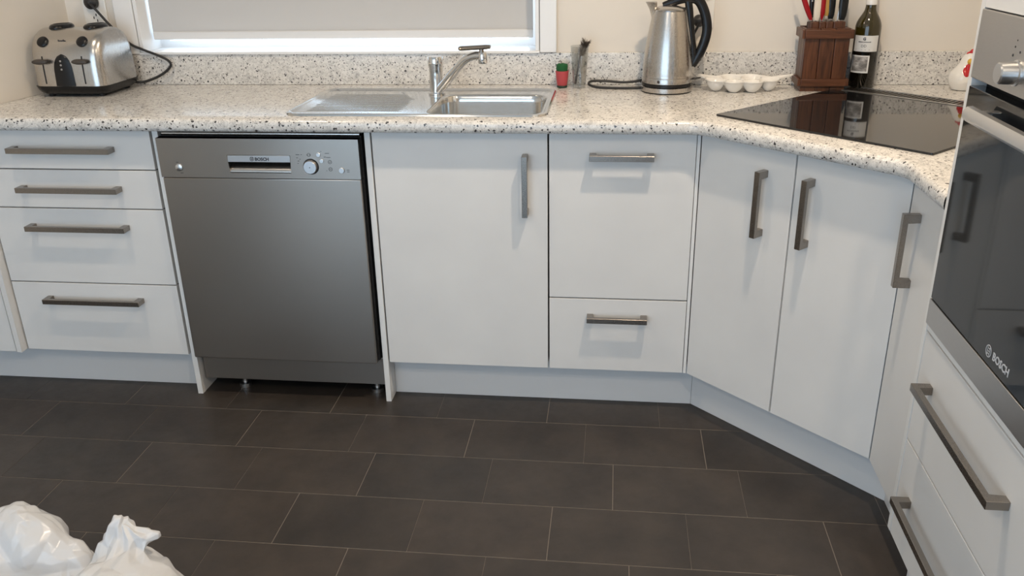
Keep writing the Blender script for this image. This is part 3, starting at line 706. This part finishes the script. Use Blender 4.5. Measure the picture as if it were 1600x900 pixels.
# ------------------------------------------------------------------ kettle on its power base
kx, ky = 1.4400, 0.410
t = thing('power_dock', 'round steel power base with black cord under the kettle', 'kettle dock', (kx, ky, ZB))
obj('base_disc', lathe(nb(), [(0.066, ZB), (0.074, ZB+0.003), (0.0765, ZB+0.004), (0.0765, ZB+0.017), (0.074, ZB+0.0185)], (kx, ky, 0), 48), 'steel_h', t)
obj('foot_ring', lathe(nb(), [(0.074, ZB+0.0002), (0.0755, ZB+0.0006), (0.0755, ZB+0.004), (0.072, ZB+0.0042)], (kx, ky, 0), 48), 'black', t)
cd = catmull([(kx-0.068, ky+0.02, ZB+0.0065), (1.315, 0.433, ZB+0.0042), (1.235, 0.447, ZB+0.0042), (1.203, 0.468, ZB+0.009), (1.210, 0.486, ZB+0.017), (1.255, 0.494, ZB+0.016), (1.315, 0.488, ZB+0.013), (1.375, 0.480, ZB+0.024), (1.45, 0.496, ZB+0.055), (1.505, 0.500, 1.02), (1.523, 0.498, 1.055), (1.5344, 0.490, 1.082)], 7)
obj('cord', tube(nb(), cd, 0.0040, 8), 'black_matt', t)
obj('plug', lathe(nb(), [(0.016, 0), (0.018, 0.003), (0.018, 0.018), (0.012, 0.026), (0.006, 0.030)], (1.5344, YWALL-0.0085, 1.0864), 20, axis='-y'), 'black_matt', t)
t = thing('kettle', 'tall brushed steel electric kettle with black handle', 'kettle', (kx, ky, ZB+0.019))
prof = [(0.0755, 0.9205), (0.0755, 0.936), (0.0748, 0.9375), (0.0750, 0.945), (0.0742, 0.965), (0.0718, 0.995), (0.0675, 1.030), (0.0618, 1.065), (0.0560, 1.095), (0.0515, 1.118), (0.0500, 1.125)]
obj('body', lathe(nb(), prof, (kx, ky, 0), 48), 'steel_h', t)
obj('lower_ring', lathe(nb(), [(0.072, 0.9098), (0.0752, 0.9105), (0.0752, 0.9195), (0.072, 0.9203)], (kx, ky, 0), 48), 'black', t)
obj('seam', lathe(nb(), [(0.0745, 0.9362), (0.0758, 0.9366), (0.0758, 0.9374), (0.0745, 0.9378)], (kx, ky, 0), 48, cap0=False, cap1=False), 'handle', t)
obj('lid', lathe(nb(), [(0.0495, 1.1245), (0.0500, 1.129), (0.046, 1.134), (0.030, 1.139), (0.012, 1.141)], (kx, ky, 0), 40), 'steel_h', t)
b = nb()   # spout: V-shaped lip growing out of the upper left side
def vsec(z, reach, wd, thick=0.0):
    yy = [-wd, -wd*0.55, 0, wd*0.55, wd]; xo = [0, reach*0.62, reach, reach*0.62, 0]
    rad = 0.0500 if z > 1.118 else 0.0515+(1.118-z)*0.19
    return [(kx-rad*0.92-x, ky+y, z) for x, y in zip(xo, yy)] + [(kx-rad*0.80, ky+wd*0.8, z), (kx-rad*0.80, ky-wd*0.8, z)]
loft(b, [vsec(1.092, 0.002, 0.008), vsec(1.110, 0.006, 0.016), vsec(1.128, 0.014, 0.022), vsec(1.146, 0.024, 0.025), vsec(1.151, 0.027, 0.025)])
obj('spout', b, 'steel_h', t, smooth=50)
hp = catmull([(kx-0.022, ky, 1.140), (kx+0.008, ky, 1.150), (kx+0.045, ky, 1.160), (kx+0.078, ky, 1.155), (kx+0.098, ky, 1.125), (kx+0.109, ky, 1.085), (kx+0.108, ky, 1.050), (kx+0.096, ky, 1.010), (kx+0.080, ky, 0.978), (kx+0.073, ky, 0.966)], 6)
n = len(hp); obj('handle', tube(nb(), hp, [0.007+0.0045*math.sin(PI*min(1, i/(n*0.35))/2) if i < n*0.8 else 0.0105-0.0025*(i/n-0.8)/0.2 for i in range(n)], 14, sx=1.25, sy=0.78, up=(0, 1, 0)), 'black', t)
hp = catmull([(kx+0.050, ky, 1.158), (kx+0.0560, ky, 1.125), (kx+0.0590, ky, 1.10), (kx+0.066, ky, 1.05), (kx+0.0745, ky, 1.000), (kx+0.0765, ky, 0.972)], 6)
obj('handle_spine', tube(nb(), hp, 0.0085, 14, sx=0.75, sy=1.3, up=(1, 0, 0)), 'black', t)
b = nb(); tube(b, [(kx+0.070, ky-0.006, 0.9285), (kx+0.083, ky-0.008, 0.9290), (kx+0.100, ky-0.009, 0.9325)], [0.0055, 0.0050, 0.0035], 12, sx=1.4, sy=0.6); obj('switch', b, 'black', t)
b = nb(); a0 = math.radians(-112)
obj('water_window', tube(b, [(kx+0.0757*math.cos(a0-0.05+0.1*k/4), ky+0.0757*math.sin(a0-0.05+0.1*k/4), 0.9285) for k in range(5)], [0.0032, 0.0042, 0.0042, 0.0042, 0.0032], 12, sx=0.35, sy=1.0), mat('window_dark', (0.03, 0.02, 0.015), 0.2), t)

# ------------------------------------------------------------------ small pot, glass and brush
t = thing('small_pot', 'small coral red pot stuffed with a green scourer by the sink', 'pot', (1.118, 0.468, ZB))
px, py = 1.1175, 0.468
obj('cup', lathe(nb(), [(0.013, ZB+0.004), (0.0155, ZB+0.008), (0.0185, ZB+0.028), (0.0210, ZB+0.0515), (0.0200, ZB+0.0525), (0.0185, ZB+0.050)], (px, py, 0), 28), 'pink_pot', t)
b = nb(); lathe(b, [(0.0165, ZB+0.049), (0.0180, ZB+0.056), (0.0186, ZB+0.066), (0.0165, ZB+0.072), (0.009, ZB+0.0745)], (px, py, 0), 24)
for v in b.verts: v.co += Vector((noise.noise(v.co*160), noise.noise(v.co*160+Vector((5, 0, 0))), noise.noise(v.co*160+Vector((9, 2, 0)))))*0.0022
obj('scourer', b, 'green', t)
b = nb(); lathe(b, [(0.0150, ZB+0.0003), (0.0168, ZB+0.0025), (0.0160, ZB+0.0075), (0.012, ZB+0.009)], (px, py, 0), 20)
obj('foot', b, mat('dark_green_foot', (0.012, 0.035, 0.02), 0.6), t)
gx, gy = 1.1720, 0.462
t = tag(obj('drinking_glass', loft(nb(), [[(gx+r*math.cos(2*PI*i/32), gy+r*math.sin(2*PI*i/32), z) for i in range(32)] for r, z in ((0.0195, ZB+0.0004), (0.0200, ZB+0.004), (0.0235, ZB+0.06), (0.0285, ZB+0.128), (0.0278, ZB+0.1285), (0.0228, ZB+0.06), (0.0188, ZB+0.010))]), 'tumbler', base=True), 'clear tall glass tumbler holding a worn dish brush', 'glass')
t = thing('dish_brush', 'worn dish brush with dark bristles standing in the glass tumbler', 'brush', (gx-0.010, gy, ZB+0.0115))
bp = catmull([(gx-0.0125, gy-0.004, ZB+0.0125), (gx-0.010, gy-0.003, ZB+0.030), (gx-0.004, gy, ZB+0.060), (gx+0.0005, gy+0.002, ZB+0.092), (gx+0.006, gy+0.002, ZB+0.112), (gx+0.012, gy+0.002, ZB+0.135)], 6)
obj('handle', tube(nb(), bp, [0.0036 if i < 8 else 0.0024 for i in range(len(bp))], 10), mat('brush_handle', (0.05, 0.045, 0.045), 0.4), t)
b = nb(); rg = random.Random(3)
for i in range(420):
    s = rg.random(); c = Vector((gx+0.003+0.014*s, gy+0.002, ZB+0.098+0.036*s))
    ax = Vector((0.30, 0, 0.95)).normalized(); th = rg.uniform(0, 2*PI); e1 = ax.orthogonal().normalized(); e2 = ax.cross(e1)
    d = (e1*math.cos(th)+e2*math.sin(th))*1.0+ax*(0.2+0.9*s); d.normalize()
    ln = rg.uniform(0.014, 0.024)*(0.6+0.45*s); e = c+d*ln; q = d.orthogonal().normalized()*0.0006; w2 = d.cross(q).normalized()*0.0006
    loft(b, [[c+q, c-q*0.5+w2, c-q*0.5-w2], [e+q*0.6, e-q*0.3+w2*0.6, e-q*0.3-w2*0.6]])
bo = obj('bristles', b, 'bristle', t, smooth=0); bo['kind'] = 'stuff'

# ------------------------------------------------------------------ egg dish
ex, ey, ez = 1.6660, 0.4190, ZB+0.0350
wells = [(-0.0285, -0.0330, 0.030), (0.0265, -0.0330, 0.030), (-0.0800, -0.0090, 0.030), (0.0780, -0.0070, 0.028), (-0.0285, 0.0290, 0.029), (0.0285, 0.0290, 0.029)]
def well_depth(x, y):
    dmax = 0.0; inside = 0.0
    for wx, wy, wr in wells:
        q = ((x-wx)/wr)**2+((y-wy)/(wr*0.98))**2
        if q < 1: dmax = max(dmax, 0.0315*(1-q)**0.60)
    return dmax
def outline(th):
    ux, uy = math.cos(th), math.sin(th); best = 0.0
    for wx, wy, wr in wells:       # union of the wells grown a little
        R = wr+0.0045; bq = wx*ux+wy*uy; disc = bq*bq-(wx*wx+wy*wy-R*R)
        if disc > 0: best = max(best, bq+math.sqrt(disc))
    r = 0.102*0.062/math.sqrt((0.062*ux)**2+(0.102*uy)**2)*0.93
    r = max(best, r)
    for a0, ln, wdt in ((0.10, 0.148, 0.17), (PI-0.22, 0.150, 0.20)):
        d = abs((th-a0+PI) % (2*PI)-PI)
        if d < wdt: r = max(r, (ln*(1-(d/wdt)**2*0.32))*(1+0.04*math.sin(d*60)))
    return r
b = nb(); NR, NT = 26, 144; top = []; bot = []
ctr_t = b.verts.new((ex, ey, ez-0.004-well_depth(0, 0))); ctr_b = b.verts.new((ex, ey, ez-0.0065-well_depth(0, 0)))
for i in range(1, NR+1):
    rt, rb2 = [], []
    for j in range(NT):
        th = 2*PI*j/NT; r = outline(th)*i/NR; x, y = r*math.cos(th), r*math.sin(th)
        lift = 0.008*max(0, (abs(x)-0.095)/0.05)+0.005*max(0, y)/0.06
        edge = 0.003*(i/NR)**4; wd2 = well_depth(x, y)
        zt = ez-0.003+lift+edge-wd2*(1-0.25*(i/NR)**8)
        rt.append(b.verts.new((ex+x, ey+y, zt))); rb2.append(b.verts.new((ex+x, ey+y, max(zt-0.0026, ZB+0.0003))))
    top.append(rt); bot.append(rb2)
for S, c, fl in ((top, ctr_t, 1), (bot, ctr_b, -1)):
    for j in range(NT):
        k = (j+1) % NT; b.faces.new((c, S[0][j], S[0][k])[::fl])
        for i in range(NR-1): b.faces.new((S[i][j], S[i+1][j], S[i+1][k], S[i][k])[::fl])
for j in range(NT):
    k = (j+1) % NT; b.faces.new((top[-1][j], bot[-1][j], bot[-1][k], top[-1][k]))
tag(obj('egg_dish', b, 'ceramic', smooth=70, base=True), 'white glazed ceramic egg dish with rounded wells and leaf-shaped ends', 'dish')

# ------------------------------------------------------------------ knife block and knives
kx0, kx1, ky0, ky1 = 1.8330, 1.9620, 0.4020, 0.4960
t = thing('knife_block', 'reddish wooden knife block of upright planks with raised bands', 'knife block', ((kx0+kx1)/2, (ky0+ky1)/2, ZB))
pw = (kx1-kx0)/3
for i in range(3):
    obj('plank', bx(kx0+i*pw+0.0008, kx0+(i+1)*pw-0.0008, ky0, ky0+0.012, ZB+0.012, 1.0720, bev=0.0012), 'wood', t)
    obj('plank', bx(kx0+i*pw+0.0008, kx0+(i+1)*pw-0.0008, ky1-0.012, ky1, ZB+0.012, 1.0720, bev=0.0012), 'wood', t)
    obj('foot_block', bx(kx0+i*pw+0.0006, kx0+(i+1)*pw-0.0006, ky0-0.001, ky1, ZB+0.0003, ZB+0.0118, bev=0.001), 'wood', t)
dd = (ky1-ky0-0.024)/2
for xs in (kx0, kx1-0.011):
    for i in range(2): obj('side_plank', bx(xs, xs+0.011, ky0+0.0124+i*dd, ky0+0.0116+(i+1)*dd, ZB+0.012, 1.0700, bev=0.001), 'wood', t)
for j, yy in enumerate((0.4220, 0.4460, 0.4690)):
    xs = (kx0+0.0135, 1.8720, 1.8920, 1.9130, kx1-0.0135) if j != 1 else (kx0+0.0135, 1.8850, 1.9300, kx1-0.0135)
    for a, c in zip(xs[:-1], xs[1:]): obj('divider', bx(a+0.0012, c-0.0012, yy-0.0035, yy+0.0035, ZB+0.012, 1.0900-0.002*j, bev=0.0025), 'wood', t)
for zb0, zb1, g in ((1.0440, 1.0690, 0.009), (0.9075, 0.9280, 0.009)):
    obj('band', bx(kx0-0.001, kx1+0.001, ky0-g, ky0-0.0004, zb0, zb1, bev=0.0015), 'wood_h', t)
    for xs in ((kx0-g, kx0-0.0004), (kx1+0.0004, kx1+g)): obj('band', bx(xs[0], xs[1], ky0-g*0.6, ky1, zb0, zb1, bev=0.0015), 'wood', t)
def knife(label, x, y, zb, lean, hw, hd, length, m, blade=(0.020, 0.0012), shape='flat', name='kitchen_knife', cat='knife'):
    t = thing(name, label, cat, (x, y, zb))
    n = 10; rg = []; hw *= 1.22
    for k in range(n+1):
        s = k/n
        f = {'flat': 0.80+0.28*math.sin(PI*min(1, s*1.25)), 'taper': 0.62+0.55*s, 'bulb': 1.0-0.38*s+0.25*math.sin(PI*s), 'spike': 0.25+0.95*min(1, s*5)}[shape]
        if k in (0, n): f *= 0.75
        c = Vector((x+lean*s*length, y+0.05*s*length, zb+s*length))
        rg.append([c+Vector((hw*f*math.copysign(abs(math.cos(a))**0.6, math.cos(a)), hd*f*math.copysign(abs(math.sin(a))**0.6, math.sin(a)), 0)) for a in [2*PI*i/14 for i in range(14)]])
    h = obj('handle', loft(nb(), rg), m, t)
    bw, bt = blade; l2 = 0.075
    obj('blade', loft(nb(), [[(x+sx*bw*0.5*f-lean*d, y+sy*bt*0.5, zb-d) for sx, sy in ((-1, -1), (1, -1), (1, 1), (-1, 1))] for d, f in ((-0.003, 0.8), (0.02, 1), (l2, 0.9))]), 'blade', t, smooth=0)
    return h
knife('red-handled knife leaning out at the left end of the knife block', 1.8500, 0.4335, 1.0935, -0.42, 0.0062, 0.006, 0.105, 'red_plastic', (0.006, 0.001))
h = knife('slim black knife with a pale rivet beside the leaning red one', 1.8560, 0.4560, 1.0980, -0.06, 0.0058, 0.0065, 0.10, 'black', (0.010, 0.0012))
obj('rivet', lathe(nb(), [(0.0022, 0), (0.0022, 0.0012)], (1.8525, 0.4525, 1.1455), 12, axis='-y'), 'alu', h)
knife('cream-handled knife swelling towards its base in the knife block', 1.8660, 0.4335, 1.0930, 0.0, 0.0078, 0.006, 0.11, 'cream_plastic', (0.010, 0.0012), 'bulb')
knife('straight red-handled knife near the middle of the knife block', 1.8810, 0.4335, 1.0915, 0.0, 0.0048, 0.0055, 0.11, 'red_plastic', (0.008, 0.001), 'spike')
knife('amber-handled knife with a drop-shaped end in the knife block', 1.8980, 0.4560, 1.1030, -0.03, 0.0062, 0.0058, 0.10, 'amber', (0.008, 0.001), 'bulb')
knife('wide black-handled knife between the amber handle and the steel', 1.9110, 0.4560, 1.0940, -0.02, 0.0086, 0.007, 0.12, 'black', (0.014, 0.0014))
knife('thin silver sharpening steel in the knife block', 1.9260, 0.4335, 1.0910, 0.10, 0.0036, 0.0036, 0.12, 'alu', (0.006, 0.004), 'taper', 'sharpening_steel', 'sharpener')
knife('broad black-handled knife at the right end of the knife block', 1.9380, 0.4335, 1.0925, 0.02, 0.0100, 0.0068, 0.125, 'black', (0.012, 0.0014))

# ------------------------------------------------------------------ wine bottle
bxx, byy = 2.0270, 0.4740
t = thing('wine_bottle', 'dark green wine bottle with white labels beside the knife block', 'bottle', (bxx, byy, ZB))
BR = 0.0370
prof = [(0.024, ZB+0.0004), (0.034, ZB+0.001), (BR, ZB+0.005), (BR, ZB+0.172), (BR*0.99, ZB+0.181), (0.0345, ZB+0.190), (0.0310, ZB+0.199), (0.0260, ZB+0.208), (0.0205, ZB+0.217), (0.0168, ZB+0.225), (0.0152, ZB+0.234), (0.0145, ZB+0.245), (0.0140, ZB+0.300), (0.012, ZB+0.302)]
ci = next(i for i, p in enumerate(prof) if p[1] > ZB+0.1)
fill = (BR, ZB+0.1545)
obj('glass_shoulder', lathe(nb(), [fill]+prof[ci:], (bxx, byy, 0), 44), 'bottle', t)
obj('wine_filled_body', lathe(nb(), prof[:ci]+[fill], (bxx, byy, 0), 44), mat('wine_dark_glass', (0.006, 0.005, 0.003), 0.05, 0.0, **{'Coat Weight': 0.3}), t)
obj('cap', lathe(nb(), [(0.0155, ZB+0.241), (0.0158, ZB+0.2425), (0.0156, ZB+0.258), (0.0150, ZB+0.259), (0.0156, ZB+0.260), (0.0152, ZB+0.303), (0.013, ZB+0.3045)], (bxx, byy, 0), 28), 'ceramic', t)
def wrap(name, a0, a1, z0, z1, m, r=BR+0.0004, parent=t, slope=0.0):
    b = nb(); n = 18; R = []
    for rr in (r, r-0.0006):
        R.append([(bxx+rr*math.cos(math.radians(a0+(a1-a0)*k/n)), byy+rr*math.sin(math.radians(a0+(a1-a0)*k/n)), z0+slope*k/n) for k in range(n+1)]); R.append([(p[0], p[1], p[2]+z1-z0) for p in R[-1]])
    loft(b, [R[0], R[1], R[3], R[2], R[0]], closed=False, cap0=False, cap1=False)
    return obj(name, b, m, parent)
lb = wrap('upper_label', 196, 312, ZB+0.1100, ZB+0.1560, 'label')
pl = wrap('lower_label', 190, 278, ZB+0.0480, ZB+0.0990, 'label')
wrap('printed_view', 198, 271, ZB+0.0530, ZB+0.0950, 'photo_label', BR+0.0008, pl)
def on_bottle(bm, r):      # bend flat lettering (x along arc) around the bottle
    for v in bm.verts:
        s, d, z = v.co.x, v.co.y, v.co.z; th = math.radians(246)+s/r; v.co = Vector((bxx+(r+d)*math.cos(th), byy+(r+d)*math.sin(th), z))
    return bm
FB = Frame((0, 0), (1, 0), (0, 1))
b = text_mesh('G', 0.0110, FB, 0, 0, ZB+0.1430, bold=0.0006)
b2 = text_mesh('DD', 0.0105, FB, 0, 0, ZB+0.1230); me = bpy.data.meshes.new('tmp'); b2.to_mesh(me); b2.free(); b.from_mesh(me); bpy.data.meshes.remove(me)
rg = random.Random(5); xx = -0.017
while xx < 0.019:
    wv = rg.uniform(0.0010, 0.0022); box(b, xx, xx+wv, 0, 0.0003, ZB+0.1365, ZB+0.1365+rg.uniform(0.0020, 0.0032)); xx += wv+0.0006
for xa, xb in ((-0.024, -0.004), (0.004, 0.018)): box(b, xa, xb, 0, 0.0003, ZB+0.1152, ZB+0.1160)
obj('label_print', on_bottle(b, BR+0.0005), 'ink', lb, smooth=0)

# ------------------------------------------------------------------ ceramic hen
hx, hy = 2.3050, 0.4350
t = thing('ceramic_hen', 'small white ceramic hen with red comb, half hidden by the oven tower', 'ornament', (hx, hy, ZB))
b = nb(); lathe(b, [(0.020, ZB+0.0004), (0.027, ZB+0.002), (0.0385, ZB+0.020), (0.0405, ZB+0.036), (0.0365, ZB+0.052), (0.0270, ZB+0.066), (0.0215, ZB+0.078), (0.0200, ZB+0.090), (0.0150, ZB+0.101), (0.006, ZB+0.106)], (hx, hy, 0), 36)
for v in b.verts:
    s = max(0, (v.co.z-ZB-0.05)/0.05); v.co.x += 0.010*min(s, 1.0)
obj('body', b, 'ceramic', t)
b = nb()
for dx, dz, r in ((-0.004, 0.103, 0.0075), (0.006, 0.109, 0.0090), (0.017, 0.105, 0.0080)):
    lathe(b, [(r*math.sin(PI*k/8)+1e-4, -r*math.cos(PI*k/8)) for k in range(9)], (hx+0.010+dx, hy, ZB+dz), 14)
for v in b.verts: v.co.y = hy+(v.co.y-hy)*0.5
obj('comb', b, 'red_paint', t)
b = nb()
for dx, dz, r, q in ((-0.006, 0.056, 0.0100, 1.4), (0.008, 0.056, 0.0100, 1.4), (0.001, 0.068, 0.011, 1.0)):
    lathe(b, [(r*math.sin(PI*k/8)+1e-4, -r*q*math.cos(PI*k/8)) for k in range(9)], (hx+0.002+dx, hy-0.0245, ZB+dz), 14)
for v in b.verts: v.co.y = hy-0.0245+(v.co.y-hy+0.0245)*0.6-max(0, (ZB+0.066-v.co.z))*0.55
obj('wattle', b, 'red_paint', t)
b = nb(); loft(b, [[(hx+0.006+r*math.cos(a), hy-0.016-d, ZB+0.084-d*0.25+r*1.1*math.sin(a)) for a in [2*PI*i/12 for i in range(12)]] for r, d in ((0.0085, 0), (0.0085, 0.005), (0.006, 0.012), (0.001, 0.019))])
obj('beak', b, 'yellow_paint', t)

# ------------------------------------------------------------------ plastic bag on the floor
def ellipsoid(bm, c, r, rot=0.0):
    ret = bmesh.ops.create_icosphere(bm, subdivisions=3, radius=1.0)
    mt = Matrix.Translation(c) @ Matrix.Rotation(rot, 4, 'Z') @ Matrix.Diagonal((*r, 1))
    bmesh.ops.transform(bm, matrix=mt, verts=ret['verts'])
bm = nb()
for c, r, rot in (((0.00, -1.06, 0.085), (0.24, 0.17, 0.085), 0.2), ((0.075, -0.950, 0.155), (0.115, 0.075, 0.120), -0.15), ((-0.03, -0.985, 0.135), (0.15, 0.09, 0.115), 0.0),
                  ((0.170, -0.965, 0.120), (0.070, 0.055, 0.090), 0.0), ((0.335, -1.045, 0.115), (0.125, 0.120, 0.115), 0.4), ((0.295, -0.975, 0.170), (0.052, 0.048, 0.080), 0.0),
                  ((0.308, -0.965, 0.240), (0.034, 0.028, 0.038), 0.0), ((0.352, -0.972, 0.232), (0.044, 0.026, 0.024), 0.2), ((0.47, -1.09, 0.085), (0.12, 0.11, 0.085), 0.0), ((0.15, -1.14, 0.10), (0.25, 0.12, 0.10), 0)):
    ellipsoid(bm, c, r, rot)
me = bpy.data.meshes.new('bag_src'); bm.to_mesh(me); bm.free()
tmp = bpy.data.objects.new('bag_src', me); COL.objects.link(tmp)
rm = tmp.modifiers.new('r', 'REMESH'); rm.mode = 'VOXEL'; rm.voxel_size = 0.0055
sm = tmp.modifiers.new('s', 'SMOOTH'); sm.iterations = 6; sm.factor = 0.5
bpy.context.view_layer.update()
me2 = bpy.data.meshes.new_from_object(tmp.evaluated_get(bpy.context.evaluated_depsgraph_get()))
bpy.data.objects.remove(tmp); bpy.data.meshes.remove(me)
bm = nb(); bm.from_mesh(me2); bpy.data.meshes.remove(me2); bm.normal_update()
def ridge(p, s, seed):
    q = p*s+Vector((seed, seed*1.7, seed*0.3))
    d, _ = noise.voronoi(q); return d[1]-d[0]
for v in bm.verts:
    p = v.co.copy(); kn = Vector((0.320, -0.965, 0.230)); near = math.exp(-((p-kn).length/0.085)**2)
    d = 0.026*(ridge(Vector((p.x*0.7, p.y, p.z*1.2)), 7.0, 2.6)-0.3)+0.015*(ridge(Vector((p.x, p.y*0.6, p.z*0.7)), 17.0, 4.1)-0.3)
    ang = math.atan2(p.y-kn.y, p.x-kn.x); d += near*0.007*math.sin(ang*9+3*noise.noise(p*20))*(1 if p.z < 0.23 else 0.5)
    v.co = p+v.normal*d
    if v.co.z < 0.0015: v.co.z = 0.0015
me = bpy.data.meshes.new('bag_src'); bm.to_mesh(me); bm.free()
tmp = bpy.data.objects.new('bag_src', me); COL.objects.link(tmp)
dm = tmp.modifiers.new('d', 'DECIMATE'); dm.ratio = 3400/max(1, len(me.polygons)*2)
sb = tmp.modifiers.new('s', 'SUBSURF'); sb.subdivision_type = 'SIMPLE'; sb.levels = 3; sb.render_levels = 3
sm = tmp.modifiers.new('m', 'SMOOTH'); sm.iterations = 7; sm.factor = 0.5
bpy.context.view_layer.update()
me2 = bpy.data.meshes.new_from_object(tmp.evaluated_get(bpy.context.evaluated_depsgraph_get()))
bpy.data.objects.remove(tmp); bpy.data.meshes.remove(me)
bm = nb(); bm.from_mesh(me2); bpy.data.meshes.remove(me2)
for v in bm.verts: v.co.z = max(v.co.z, 0.001)
tag(obj('plastic_bag', bm, 'bag', smooth=70, base=True), 'crumpled white plastic bag with a tied knot on the floor tiles', 'bag')
